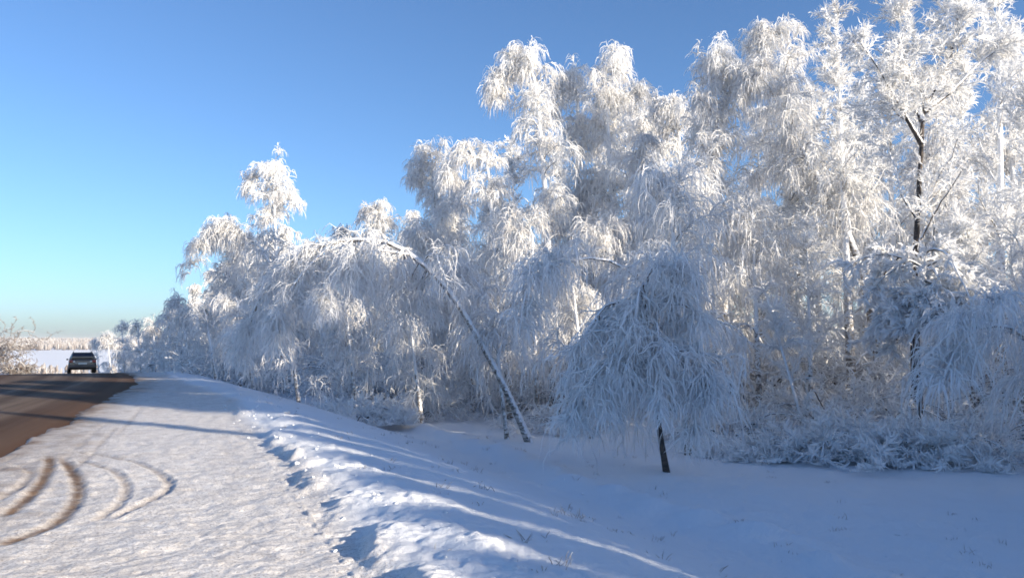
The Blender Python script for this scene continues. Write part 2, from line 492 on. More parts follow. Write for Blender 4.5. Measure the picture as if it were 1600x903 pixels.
def build_crown(rg, base, trunk, sty, dens=1.0, thick=1.0, limbscale=1.0, H=None, zmin=.04, umin=None, ring=None):
    """Limbs and twigs of one tree in local space; returns (limb tubes, twig tubes)."""
    S = STY[sty]
    H = H or np.linalg.norm(np.diff(trunk, axis=0), axis=1).sum()
    ur = S['u'] if umin is None else (umin, 1)
    nl = max(8, int(round(S['lim'] * H)))
    def len1(u, M):
        prof = np.clip(1.25 - 1.12 * ((u - ur[0]) / (1 - ur[0])) ** .75, .13, 1.2)
        if sty in ('pads', 'cap'): prof = .55 + .6 * (u - ur[0]) / (1 - ur[0])
        return limbscale * S['L1'] * H * prof * rg.uniform(.65, 1.2, M)
    l1, u1, _, L1 = grow(rg, trunk[None], nl, ur, len1, 10, S['w1'], S['g1'] * (3.5 / max(2.0, S['L1'] * H)) , S['wob'] * .5, zmin)
    n2 = np.maximum(2, np.round(S['n2'] * (.45 + .55 * L1 / (S['L1'] * H)) ).astype(int))
    rel = np.repeat(np.clip(.35 + .65 * L1 / (S['L1'] * H * limbscale), .4, 1.15), n2)
    l2, u2, i2, L2 = grow(rg, l1, n2, (.12, 1), lambda u, M: rg.uniform(S['L2'][0], S['L2'][1], M) * rel, 6, S['w2'], S['g2'], S['wob'], zmin)
    tw = max(4, int(8 * dens))
    l2t, *_ = grow(rg, trunk[None][:, -max(4, len(trunk) // 2):], int(2.6 * H), (.2, 1), (S['L2'][0] * .6, S['L2'][1] * .6), 6, S['w2'], S['g2'], S['wob'], zmin)
    l2 = np.concatenate([l2, l2t])
    n3 = rg.poisson(S['n3'] * dens, len(l2)).clip(1)
    l3, u3, i3, L3 = grow(rg, l2, n3, (.08, 1), S['L3'], S['K3'], (.55, .55, .0), S['g3'], S['wob'] * 1.2, zmin)
    r1 = np.clip(.012 + .010 * L1, .015, .06)[:, None] * np.linspace(1, .32, 10)[None] * thick
    P_l = tubes(l1, r1, frost_lines(rg, len(l1), 10, .75, 1.05, .08), 5)
    tone = rg.normal(0, .10, len(l1))                      # some limbs carry more ice than others
    t2 = np.concatenate([tone[i2], rg.normal(0, .1, len(l2t))])
    f2 = frost_lines(rg, len(l2), 6, 1.1, .95, .06) + t2[:, None]
    f3 = frost_lines(rg, len(l3), S['K3'], S['fr'][0], S['fr'][1], .13) + t2[i3][:, None]
    a = tubes(l2, taper(len(l2), 6, S['r2'][0] * thick, S['r2'][1] * thick) * rg.uniform(.6, 1.3, (len(l2), 1)), np.clip(f2, 0, 1.2), 3)
    rr = S['r3'] * thick * rg.uniform(.7, 1.3, (len(l3), 1))
    b = tubes(l3, rr * np.interp(np.linspace(0, 1, S['K3']), [0, .35, .7, 1], [1, 1.05, .9, .25])[None], np.clip(f3, 0, 1.2), 3 if sty == 'pads' else 2)
    return P_l, join([a, b])

def trunk_tube(path, r0, r1=.012, frost=(.0, .9), sides=9, flare=1.35):
    K = len(path); u = np.linspace(0, 1, K)
    r = r0 * (1 - u) ** .8 * (1 - r1 / r0) + r1
    r = r * (1 + (flare - 1) * np.exp(-u * K * .9))
    f = frost[0] + (frost[1] - frost[0]) * sstep(.05, .8, u)
    return tubes(path[None], r[None], f[None], sides)

NTREE = [0]
def tree(name, ctrl, sty, label, group, seed, r0=.11, dens=1.0, thick=1.0, limbscale=1.0, bark=None, frost_m=None, umin=None, frost=(0, .9), extra=None, K=16, cat='tree', r1=.012):
    """ctrl: world points from base to apex."""
    rg = np.random.default_rng(seed)
    ctrl = [np.asarray(c, float) for c in ctrl]
    base = ctrl[0].copy(); base[2] = gz(base[0], base[1])
    loc = [c - base for c in ctrl]; loc[0] = np.array([0, 0, -.12])
    path = spline(loc, K)
    o = empty(name, base, label, cat, group)
    tk = [trunk_tube(path, r0, r1, frost=frost)]
    Pl, Pc = build_crown(rg, base, path, sty, dens, thick, limbscale, umin=umin)
    for ex in (extra or []):
        ep = spline([np.asarray(c, float) - base for c in ex['ctrl']], 12)
        v, q, f = trunk_tube(ep, ex.get('r0', .06), frost=ex.get('frost', (.6, 1.1)), sides=7); mesh_obj('limb', v, q, bark or M_BIRCH, o, attrs={'frost': f})
        a, b = build_crown(rg, base, ep, ex.get('sty', sty), ex.get('dens', dens), thick, ex.get('ls', limbscale), umin=ex.get('umin', .15))
        Pl = join([Pl, a]); Pc = join([Pc, b])
    v, q, f = join(tk); mesh_obj('trunk', v, q, bark or M_BIRCH, o, attrs={'frost': f})
    v, q, f = Pl; mesh_obj('branches', v, q, bark or M_BIRCH, o, attrs={'frost': f})['kind'] = 'stuff'
    v, q, f = Pc; mesh_obj('crown', v, q, frost_m or M_FROST, o, attrs={'frost': f})['kind'] = 'stuff'
    NTREE[0] += len(q) * 2
    return o

def shrub(name, base, h, spread, n, label, group, seed, frost_m=None, fo=0.0, sty='weep', dens=1.0, thick=1.0, cat='shrub'):
    rg = np.random.default_rng(seed)
    base = np.array([base[0], base[1], gz(base[0], base[1])])
    o = empty(name, base, label, cat, group)
    S = STY[sty]
    a = rg.uniform(0, 2 * np.pi, n)
    st = np.stack([np.cos(a) * .25 * spread * rg.random(n), np.sin(a) * .25 * spread * rg.random(n), np.full(n, -.05)], 1)
    K = 9
    d = np.stack([np.cos(a) * spread, np.sin(a) * spread, np.full(n, h * 1.7)], 1) * rg.uniform(.6, 1.1, (n, 1))
    L = np.linalg.norm(d, axis=1) * .8; d /= np.linalg.norm(d, axis=1, keepdims=True)
    P = np.zeros((n, K, 3)); P[:, 0] = st; p = st.copy()
    for k in range(1, K):
        p = p + d * (L / (K - 1))[:, None]; p[:, 2] = np.maximum(p[:, 2], .03 if k > 1 else -.05); P[:, k] = p
        d = d + rg.normal(size=(n, 3)) * .08; d[:, 2] -= .34
        d /= np.linalg.norm(d, axis=1, keepdims=True)
    P[..., 2] = np.minimum(P[..., 2], h)
    v, q, f = tubes(P, taper(n, K, .022 * thick, .010 * thick), frost_lines(rg, n, K, .55, 1.1, .1), 5)
    mesh_obj('stems', v, q, M_DARKBARK, o, attrs={'frost': f})['kind'] = 'stuff'
    l2, *_ = grow(rg, P, 9, (.2, 1), (.25 * h, .5 * h), 5, (.5, .8, .25), S['g2'] * .6, S['wob'], .02)
    l3, _, i3, _ = grow(rg, l2, max(1, int((30 if sty == 'pads' else 17) * dens)), (.05, 1), (.08, .26), 4, (.5, .6, .05), S['g3'] * .4, S['wob'], .02)
    t2 = rg.normal(0, .1, len(l2))
    c1 = tubes(l2, taper(len(l2), 5, .016 * thick, .009 * thick), frost_lines(rg, len(l2), 5, .9 + fo, .95 + fo, .1), 3)
    rr = (.0125 if sty == 'pads' else .011) * thick * rg.uniform(.7, 1.3, (len(l3), 1))
    c2 = tubes(l3, rr * np.array([1, 1.1, .9, .3])[None], np.clip(frost_lines(rg, len(l3), 4, .98 + fo, .85 + fo, .12) + t2[i3][:, None] + (.2 if sty == 'pads' else 0), 0, 1.2), 2)
    v, q, f = join([c1, c2]); mesh_obj('crown', v, q, frost_m or M_FROST, o, attrs={'frost': f})['kind'] = 'stuff'
    NTREE[0] += len(q) * 2
    return o

# ------------------------------------------------------------------ ground (one sheet to the horizon)
def build_ground():
    fine = np.radians(np.linspace(-37.5, 37.5, 540))
    coarse = np.radians(np.concatenate([np.linspace(37.5, 322.5, 96)[1:-1]]))
    ang = np.concatenate([fine, coarse])
    r = [0.25, .6, 1.2, 2.0, 2.8, 3.6]; x = 4.2
    while x < 46:
        r.append(x); x += max(.016, x * x / (2300.0 if x < 13 else 1350.0))
    while x < 9000:
        r.append(x); x *= 1.06
    r = np.array(r)
    A, R = np.meshgrid(ang, r)
    X = R * np.sin(A); Y = R * np.cos(A)
    Z = ground_z(X, Y)
    na, nr = len(ang), len(r)
    V = np.stack([X, Y, Z], -1).reshape(-1, 3)
    i = np.arange(nr - 1)[:, None] * na; j = np.arange(na)[None]; j2 = (j + 1) % na
    Q = np.stack([i + j, i + na + j, i + na + j2, i + j2], -1).reshape(-1, 4)
    Q = Q[:, ::-1]
    # centre fan closed with one vertex
    s, t = to_st(X, Y); tr = t_road(s); tb = t_berm(s)
    _, trk = track_fields(X.ravel(), Y.ravel()); trk = trk.reshape(X.shape)
    on_sh = sstep(tr - .4, tr + .2, t) * (1 - sstep(-.95, -.45, t - tb - .25 * vnoise(X, Y, 1.5, 5)))
    edge = np.exp(-np.clip(t - tr, 0, 9) / .38) * (t > tr - 1.2)
    streak = np.clip(.5 * (vnoise(t * 2.2, s * .12, 1, 3) + .25), 0, 1) * np.exp(-np.clip(t - tr - .3, 0, 9) / 1.3)
    dirt = np.clip(np.maximum(trk * .9, edge * .62 + .5 * np.exp(-np.clip(t - tr, 0, 9) / 1.1) * (t > tr - 1.2) * np.clip(.25 + 1.3 * vnoise(X, Y, .6, 2) + vnoise(X, Y, .2, 6), 0, 1)) + streak * .7 * on_sh, 0, 1) * (R < 120)
    left = np.exp(-np.clip(tr - ROADW - t, 0, 9) / .6) * (t < tr - ROADW + 1) * (R < 150)
    dirt = np.maximum(dirt, left * .5)
    packed = on_sh * (R < 120)
    o = mesh_obj('ground', V, Q, M_SNOW, attrs={'dirt': dirt, 'packed': packed, 'far': sstep(40, 110, R)})
    tag(o, kind='structure'); o['label'] = 'snow covered ground with packed shoulder, ploughed ridge and ditch'
build_ground()

def build_road():
    s = np.concatenate([np.arange(-60, 4, 2.0), np.arange(4, 80, .5), np.arange(80, 140, 2.0)])
    k = np.linspace(0, 1, 40)
    S, Kk = np.meshgrid(s, k, indexing='ij')
    tr = t_road(S); T = tr - ROADW - .8 + Kk * (ROADW + 1.6)
    X, Y = to_xy(S, T)
    Z = z_long(S) - .012 + .03 * (1 - ((Kk - .5) * 2) ** 2)
    V = np.stack([X, Y, Z], -1).reshape(-1, 3); n = len(k)
    i = np.arange(len(s) - 1)[:, None] * n; j = np.arange(n - 1)[None]
    Q = np.stack([i + j, i + j + 1, i + n + j + 1, i + n + j], -1).reshape(-1, 4)
    edge = np.exp(-np.minimum(Kk, 1 - Kk) * (ROADW + 1.6) / 1.4) * 1.3
    tt = T - tr
    lane = sum(np.exp(-((tt - c + .15 * vnoise(S, S * 0, 9, k)) / .42) ** 2) for k, c in enumerate((-1.0, -2.6, -4.1, -5.7)))
    o = mesh_obj('road', V, Q, M_ROAD, attrs={'edge': np.clip(edge, 0, 1), 'lane': np.clip(lane, 0, 1)})
    uvl = o.data.uv_layers.new(name='UVMap')
    uvs = np.stack([T - tr, S], -1).reshape(-1, 2)
    uvl.data.foreach_set('uv', uvs[Q.ravel()].astype(np.float32).ravel())
    tag(o, kind='structure')
build_road()

# ------------------------------------------------------------------ trees
GT = 'tall frosted birches at the back of the wood'
GW = 'ice-bowed weeping birches at the wood edge'
GS = 'thickly rimed spreading trees at the right'
GL = 'frosted trees beyond the crest'
GB = 'snow-laden shrubs along the wood edge'

def ground_at(px, d):
    p = W(px, 532, d); return np.array([p[0], p[1], gz(p[0], p[1])])
def auto(px_base, px_apex, py_apex, d, bow=.0, nod=0.0, d_apex=None):
    """Trunk from the ground at px_base up to the apex pixel; nod > 0 droops the tip to the left."""
    b = ground_at(px_base, d); a = W(px_apex, py_apex, d_apex or d); a[2] -= .45
    m1 = b + (a - b) * .35 + np.array([bow * .6, 0, 0]); m2 = b + (a - b) * .7 + np.array([bow, 0, 0])
    pts = [b, m1, m2, a]
    if nod:
        h = a[2] - b[2]
        pts += [a + np.array([-.05 * h * nod, 0, -.035 * h]), a + np.array([-.075 * h * nod, .0, -.12 * h])]
    return pts

# --- the bowed birch arch and its neighbours (front row)
arch = [ground_at(829, 21.4), W(805, 640, 21.5), W(765, 560, 21.8), W(705, 460, 22.2), W(645, 400, 22.6), W(590, 377, 23.0), W(520, 379, 23.4), W(455, 410, 23.8), W(405, 470, 24.2), W(375, 545, 24.4)]
tree('birch_tree', arch, 'curtain', 'young birch bowed into a full arch, its tip hanging back to the ground', GW, 11, r0=.095, r1=.045, dens=1.0, limbscale=.62, umin=.40, K=26, frost=(-.1, .5), thick=.95,
     extra=[dict(ctrl=[W(640, 398, 22.6), W(580, 392, 22.2), W(530, 420, 21.9), W(500, 480, 21.8)], r0=.035, ls=.7),
            dict(ctrl=[W(520, 379, 23.4), W(470, 430, 23.0), W(440, 480, 22.8), W(425, 540, 22.7)], r0=.035, ls=.7)])
tree('birch_tree', [ground_at(793, 21.9), W(785, 620, 22), W(776, 540, 22.2), W(760, 470, 22.6), W(735, 430, 23), W(705, 440, 23.3)], 'weep',
     'slim birch standing close behind the foot of the arched birch', GW, 12, r0=.06, dens=1.1, limbscale=.55, umin=.35)
tree('birch_tree', [ground_at(1040, 16.6), W(1027, 650, 16.6), W(1015, 560, 16.7), W(1010, 470, 16.7), W(1016, 415, 16.6), W(1040, 420, 16.4), W(1066, 480, 16.2)], 'weep',
     'umbrella-shaped frosted birch with dark bare foot, in front of the wood', GW, 13, r0=.062, dens=.8, limbscale=.95, umin=.30, bark=M_DARKBARK, frost=(-.1, .7), frost_m=M_FROST_W,
     extra=[dict(ctrl=[W(1014, 520, 16.7), W(960, 470, 16.6), W(910, 530, 16.4), W(870, 620, 16.2)], r0=.035, ls=1.0, umin=.1, sty='curtain', dens=.5),
            dict(ctrl=[W(1016, 540, 16.6), W(985, 520, 16.0), W(960, 570, 15.8), W(945, 640, 15.7)], r0=.03, ls=1.0, umin=.1, sty='curtain', dens=.5),
            dict(ctrl=[W(1014, 480, 16.6), W(1080, 480, 16.2), W(1100, 560, 16.0), W(1110, 620, 15.9)], r0=.03, ls=1.0, umin=.1, sty='curtain', dens=.5),
            dict(ctrl=[W(1018, 570, 16.6), W(960, 560, 16.2), W(905, 610, 15.9), W(885, 690, 15.8)], r0=.025, ls=1.0, umin=.1, sty='curtain', dens=.5),
            dict(ctrl=[W(1018, 580, 16.6), W(1060, 560, 16.3), W(1080, 610, 16.2), W(1085, 670, 16.2)], r0=.025, ls=1.0, umin=.1, sty='curtain', dens=.5),
            dict(ctrl=[W(1012, 500, 16.6), W(1004, 440, 16.2), W(992, 500, 15.9), W(988, 600, 15.8)], r0=.025, ls=1.0, umin=.1, sty='curtain', dens=.5),
            dict(ctrl=[W(1014, 540, 16.6), W(1025, 500, 16.0), W(1030, 560, 15.6), W(1032, 630, 15.5)], r0=.025, ls=.9, umin=.1, sty='curtain', dens=.5)])
tree('birch_tree', auto(1075, 1045, 262, 19.5, nod=1.0), 'weep', 'broad dome of hanging frosted twigs behind the umbrella-shaped birch', GW, 14, r0=.10, dens=1.0, limbscale=1.05, umin=.34, frost_m=M_FROST_W,
     extra=[dict(ctrl=[W(1050, 480, 19.5), W(960, 410, 19.2), W(880, 410, 18.9), W(825, 450, 18.6), W(812, 520, 18.5)], r0=.05, ls=.42)])
tree('birch_tree', auto(925, 890, 395, 22, nod=1.4), 'weep', 'small weeping birch between the arched and the umbrella-shaped birch', GW, 15, r0=.07, dens=1.1, limbscale=.85, umin=.3)
tree('birch_tree', [ground_at(1660, 15.5), W(1640, 600, 15.4), W(1600, 525, 15.2), W(1550, 508, 15), W(1500, 535, 14.9), W(1468, 610, 14.8)], 'weep',
     'ice-bowed birch bending in from the right edge over the shrubs', GW, 16, r0=.07, dens=1.5, limbscale=.62, umin=.25, frost_m=M_FROST_W, thick=1.1)
tree('laden_tree', [ground_at(1437, 18.8), W(1434, 560, 18.8), W(1436, 480, 18.9), W(1440, 420, 19), W(1442, 400, 19)], 'cap',
     'low tree under a broad flat cap of snow, dark trunk below', GS, 17, r0=.085, dens=1.0, limbscale=1.0, umin=.62, bark=M_DARKBARK, frost_m=M_FROST_W, frost=(-.1, .5), thick=1.15)

# --- tall birches at the back, left to right
tree('birch_tree', auto(445, 425, 252, 45, nod=1.2), 'tall', 'tall nodding birch rising alone at the left end of the wood', GT, 21, r0=.16, thick=1.4, dens=.9, limbscale=1.5)
tree('birch_tree', auto(420, 345, 345, 47, nod=1), 'tall', 'shorter grey birch half behind the left-end tall birch', GT, 22, r0=.13, thick=1.4, dens=.75, limbscale=1.35)
tree('birch_tree', [ground_at(455, 41), W(440, 480, 41), W(410, 390, 41), W(360, 362, 41), W(320, 378, 41), W(296, 430, 41)], 'weep', 'sunlit birch bowed left with twigs hanging like a curtain over the sky', GW, 23, r0=.12, thick=1.5, dens=.9, limbscale=.42, umin=.3)
tree('birch_tree', auto(615, 595, 318, 41, nod=1.2), 'tall', 'round-topped grey birch left of the sky notch', GT, 24, r0=.13, thick=1.4, dens=.8, limbscale=1.35)
tree('birch_tree', auto(540, 535, 352, 43, nod=-1), 'tall', 'low frosted birch top just above the crown of the arch', GT, 25, r0=.12, thick=1.4, dens=.75, limbscale=1.35)
tree('birch_tree', auto(690, 676, 228, 36, nod=1), 'tall', 'mid-height bright birch left of the tallest pair', GT, 26, r0=.15, thick=1.3, dens=.9, limbscale=1.3)
tree('birch_tree', auto(665, 655, 350, 30, nod=-1), 'tall', 'bright round birch crown just right of the arch top', GT, 27, r0=.11, thick=1.15, dens=.95)
tree('birch_tree', auto(868, 828, 76, 29, bow=.2, nod=1.3), 'tall', 'tallest birch with a nodding tuft at its tip, left of the pair', GT, 28, r0=.17, thick=1.15, limbscale=.80, dens=1.05)
tree('birch_tree', auto(800, 758, 225, 28, nod=2), 'tall', 'birch leaning left with its bowed tip against the sky', GT, 29, r0=.13, thick=1.15, limbscale=.95)
tree('birch_tree', auto(905, 900, 105, 31, nod=1), 'tall', 'slender birch squeezed between the two tallest birches', GT, 30, r0=.15, thick=1.2, limbscale=.52)
tree('birch_tree', auto(972, 945, 82, 30, nod=-1.2), 'tall', 'tall birch with curled bare tip, right of the pair', GT, 31, r0=.17, thick=1.15, limbscale=.95, dens=1.05)
tree('birch_tree', auto(1000, 985, 165, 37, nod=-1), 'tall', 'shaded birch top peeping out behind the tall pair', GT, 32, r0=.14, thick=1.35, dens=.8)
tree('birch_tree', auto(1085, 1055, 150, 33, nod=1.6), 'tall', 'grey birch with hooked top beside the blue sky gap', GT, 33, r0=.15, thick=1.25, dens=.9)
tree('birch_tree', auto(1140, 1108, 76, 27, nod=-1), 'tall', 'tall full birch with a bare white hooked leader', GT, 34, r0=.17, thick=1.1, dens=1.1, limbscale=1.0)
tree('birch_tree', [ground_at(1385, 26), W(1345, 420, 26), W(1285, 290, 26), W(1225, 180, 26), W(1195, 120, 26), W(1180, 110, 26), W(1165, 150, 26)], 'tall', 'birch with a long pale trunk leaning left across the crowns', GT, 35, r0=.17, thick=1.1, limbscale=.8, dens=1.0, umin=.45)
tree('birch_tree', auto(1240, 1222, 30, 28, nod=1), 'tall', 'high birch crown right of the hooked leader', GT, 36, r0=.18, thick=1.1, dens=1.05)

# --- spreading rimed trees on the right
oak = [ground_at(1425, 21), W(1428, 480, 21), W(1434, 330, 21), W(1440, 230, 21), W(1444, 170, 21), W(1478, 110, 21), W(1495, 40, 21), W(1500, -60, 21)]
tree('spreading_tree', oak, 'spread', 'forked tree with a dark bare trunk standing out before white crowns', GS, 41, r0=.10, bark=M_DARKBARK, frost=(-.05, .15), dens=1.0, limbscale=.62, umin=.16, frost_m=M_FROST_W, K=22,
     extra=[dict(ctrl=[W(1442, 190, 21), W(1422, 130, 21.1), W(1410, 60, 21.2), W(1400, -20, 21.2)], r0=.07, ls=.9),
            dict(ctrl=[W(1440, 225, 21), W(1408, 170, 20.8), W(1378, 115, 20.7), W(1340, 60, 20.6)], r0=.06, ls=.9),
            dict(ctrl=[W(1444, 175, 21), W(1490, 140, 21), W(1540, 90, 21), W(1580, 70, 21)], r0=.06, ls=.9)])
tree('spreading_tree', auto(1330, 1305, 5, 25), 'spread', 'tall rimed tree left of the dark forked trunk', GS, 42, r0=.16, frost_m=M_FROST_W, limbscale=.62, dens=.9)
tree('spreading_tree', auto(1560, 1560, -40, 24), 'spread', 'tall rimed tree filling the top right corner', GS, 43, r0=.17, frost_m=M_FROST_W, limbscale=.62, dens=.9)
tree('spreading_tree', auto(1590, 1610, 120, 20.5), 'spread', 'white bushy tree cut by the right edge of the picture', GS, 44, r0=.12, frost_m=M_FROST_W, limbscale=.75, dens=1.0)
tree('spreading_tree', auto(1520, 1500, 300, 20), 'spread', 'low white bushy tree right of the dark forked trunk', GS, 45, r0=.09, frost_m=M_FROST_W, limbscale=.8, dens=1.0)
tree('spreading_tree', auto(1400, 1385, 60, 30), 'spread', 'pale rimed crown seen behind the dark forked trunk', GS, 46, r0=.16, frost_m=M_FROST_W, limbscale=.6, dens=.8, thick=1.2)
tree('spreading_tree', auto(1265, 1260, 330, 23), 'spread', 'bushy rimed young tree below the leaning pale trunk', GS, 47, r0=.08, frost_m=M_FROST_W, limbscale=.75, dens=.9)
tree('birch_tree', auto(1185, 1175, 300, 23.5, nod=1), 'weep', 'mid-height weeping birch left of the dark hollow', GW, 48, r0=.10, limbscale=.8)
tree('birch_tree', auto(1260, 1195, 430, 20.5), 'spread', 'thin young birch with bare white stem leaning left in the hollow', GW, 49, r0=.05, limbscale=.35, dens=.5, umin=.4, frost=(.5, 1.1))

# --- shaded weeping trees along the left edge of the wood
LS = [
 (560, 540, 455, 27, 'shaded weeping birch under the middle of the arch', 51, 1.0),
 (660, 640, 470, 26, 'shaded weeping birch under the right limb of the arch', 52, 1.0),
 (470, 440, 440, 31, 'shaded weeping birch where the tip of the arch comes down', 53, 1.1),
 (400, 370, 450, 34, 'drooping birch left of the arch tip, brown at its foot', 54, 1.2),
 (340, 320, 470, 38, 'drooping birch where the ploughed ridge meets the wood', 55, 1.3),
 (300, 285, 478, 44, 'bushy frosted birch at the far end of the shoulder', 56, 1.3),
 (740, 715, 300, 31, 'grey birch in half shade behind the trunk of the arch', 57, 1.1),
 (840, 830, 330, 25, 'dense birch in half shade below the tallest birch', 58, 1.05),
 (955, 950, 330, 25, 'dense birch in half shade below the curled-tip birch', 59, 1.05),
 (1120, 1110, 340, 24, 'dense birch right of the hanging dome', 60, 1.0),
]
for px0, px1, py, d, lab, sd, th in LS:
    tree('birch_tree', auto(px0, px1, py, d, nod=1.2), 'weep', lab, GW, sd, r0=.08, thick=th, limbscale=.85, dens=.8 if d < 30 else .62, umin=.13)

FAR = [(262, 478, 52), (238, 492, 60), (215, 500, 66), (190, 500, 74), (168, 515, 82), (150, 528, 92), (280, 455, 50)]
FLAB = ['frosted bushy tree left of the curtain-like birch', 'blue-shaded tree farther along past the road crest', 'blue-shaded tree in the middle of the far row', 'pale-topped thin tree near the end of the far row',
        'small frosted tree near the car, second from the row end', 'last small tree at the far end, beside the car', 'frosted tree below the curtain-like sunlit birch']
for k, (px, py, d) in enumerate(FAR):
    tree('frosted_tree', auto(px + 8, px, py, d, nod=.6), 'weep', FLAB[k], GL, 70 + k, r0=.09, thick=1.7, limbscale=.95, dens=.45, umin=.12)

# --- trees deeper in the wood (glimpsed) and the wood going on to the right of the frame
proto = [tree('wood_tree', [(60 + 12 * k, 60, 0), (60 + 12 * k, 60, 3.8), (60.2 + 12 * k, 60, 7.6), (60 + 12 * k, 60, 11.0)], st, 'x', 'x', 90 + k, r0=.15, thick=1.5 if k < 3 else 3.0, dens=.75 if k < 3 else 1.0, limbscale=ls, umin=None if k < 3 else .06)
         for k, (st, ls) in enumerate((('tall', 1.25), ('spread', .75), ('tall', 1.4), ('tall', 1.35)))]
used = set()
def place_wood(k, x, y, h, label, group, rz, wide=None):
    if k in used: o = copy_tree(proto[k])
    else: o = proto[k]; used.add(k)
    o.location = (x, y, gz(x, y) - .02); o.rotation_euler = (0, 0, rz)
    sc = h / 11.0
    w = wide or (.5 + .5 * sc); o.scale = (w, w, sc)
    tag(o, label, 'tree', group)
    return o
DEEP = [(395, 64, 11), (380, 60, 10.5), (420, 60, 11), (365, 66, 10), (440, 57, 11), (400, 86, 12), (360, 92, 10.5), (450, 80, 12), (302, 82, 10), (330, 78, 11), (275, 84, 8.5), (250, 88, 7), (230, 92, 6), (205, 96, 5.5), (350, 70, 10.5), (420, 78, 12), (490, 74, 12), (560, 72, 12.5), (630, 70, 12.5), (700, 66, 13), (360, 84, 10.5), (310, 92, 9), (270, 98, 8), (330, 66, 8), (400, 64, 9), (470, 66, 10), (540, 62, 10), (610, 60, 10), (690, 56, 11), (770, 54, 11), (850, 56, 12), (930, 54, 12), (1010, 52, 12), (1090, 50, 12), (1170, 48, 12), (1250, 46, 12), (480, 52, 9.5), (560, 50, 9), (640, 46, 10), (720, 42, 11), (800, 41, 12.5), (870, 44, 13), (950, 43, 13), (1030, 41, 12.5), (1110, 38, 13), (1190, 37, 13), (1280, 36, 13.5), (1360, 37, 14), (1440, 35, 14), (1520, 34, 14), (1600, 31, 14), (1680, 28, 14),
        (1330, 31, 11), (1480, 29, 12), (1010, 29, 10), (760, 35, 9)]
for i, (px, d, h) in enumerate(DEEP):
    p = ground_at(px, d)
    place_wood(3 if i < 23 else i % 3, p[0], p[1], h, 'frosted tree deep in the wood, glimpsed between the nearer crowns', 'trees deep in the wood', i * 1.7)
# shade comes from the wood beyond the right edge of the frame: u along the light, v across it
LDIR = -SUN_H; PDIR = np.array([-LDIR[1], LDIR[0]]) * -1
if PDIR[1] < 0: PDIR = -PDIR
def uv_to_xy(u, v): return u * LDIR + v * PDIR
def xy_to_uv(x, y): return x * LDIR[0] + y * LDIR[1], x * PDIR[0] + y * PDIR[1]
def u_berm(v):
    s = np.linspace(-5, 40, 400); x, y = to_xy(s, t_berm(s) + .35)
    u, vv = xy_to_uv(x, y); o = np.argsort(vv)
    return float(np.interp(v, vv[o], u[o]))
rg = np.random.default_rng(5)
RL, RG = 'frosted tree of the wood to the right of the picture', 'trees beyond the right edge'
v = -6.0; i = 0
while v < 12.7:
    for u0 in (-19 + rg.uniform(-1.5, 1.5), -25 + rg.uniform(-1.5, 1.5)):
        h = TAN_EL * (u_berm(v) - u0) + .03 + .30 * float(1 - sstep(3.5, 7.5, v)) + rg.uniform(-.15, .15)
        x, y = uv_to_xy(u0, v); zb = gz(x, y)
        place_wood(3, x, y, h - zb, RL, RG, i * 2.1, wide=.72); i += 1
    v += 1.05
for row, (ub, hb) in enumerate(((-12, 9.8), (-18, 11.4), (-24, 12.6))):
    v = 12.1 + row * .35
    while v < 36:
        u0 = ub + rg.uniform(-2, 1.5); h = hb + rg.uniform(-.8, .6) + ((2.6 if row > 0 else 0) if v < 18.5 else -2.0)
        x, y = uv_to_xy(u0, v)
        place_wood(3 if v < 18.5 else i % 3, x, y, h, RL, RG, i * 2.1, wide=.95)
        v += 1.9; i += 1
x, y = uv_to_xy(-17, 9.0)
place_wood(3, x, y, 12.5, RL, RG, 1.0, wide=.20)

# ------------------------------------------------------------------ shrubs
SH = [
 (1215, 640, 19.0, 1.0, 1.6, 26, 'low snowy shrub at the left end of the shrub row', 1.1, 'pads'),
 (1290, 640, 18.4, 1.35, 1.5, 26, 'snowy shrub in the shrub row, left of its middle', 1.2, 'pads'),
 (1360, 640, 18.0, 1.35, 1.5, 26, 'snowy shrub in front of the trunk of the flat-capped tree', 1.25, 'pads'),
 (1430, 640, 17.6, 1.25, 1.4, 24, 'snowy shrub touching the ice-bowed birch on the right', 1.2, 'pads'),
 (1585, 640, 16.2, .8, 1.2, 14, 'thin brown-stemmed shrub at the right edge', .9, 'spread'),
 (1135, 640, 21.0, 1.5, 1.8, 22, 'sunlit white shrub right of the umbrella-shaped birch', 1.1, 'spread'),
 (1400, 640, 21.5, 2.2, 2.2, 26, 'white brush between the shrub row and the flat-capped tree', 1.15, 'spread'),
 (1300, 640, 22.0, 2.2, 2.0, 24, 'tall white brush in the hollow left of the flat-capped tree', 1.1, 'spread'),
 (560, 640, 25.0, 1.1, 1.5, 24, 'small bowed snowy shrub under the arched birch', 1.2, 'pads'),
 (655, 640, 27.5, 1.3, 1.4, 18, 'brushy white shrub behind the arch, near its trunk', 1.1, 'spread'),
 (880, 640, 24.0, 1.2, 1.4, 18, 'pinkish sunlit brush right of the foot of the arch', 1.0, 'spread'),
 (1530, 640, 18.2, 1.5, 1.6, 24, 'snowy shrub behind the ice-bowed birch on the right', 1.1, 'spread'),
]
for k, (px, py, d, h, spd, n, lab, th, sty) in enumerate(SH):
    p = ground_at(px, d)
    shrub('snowy_shrub', p, h, spd, n, lab, GB, 200 + k, thick=th, sty=sty, dens=1.0, frost_m=M_FROST_W if k in (0, 1, 2, 3, 6, 7, 11) else M_FROST)
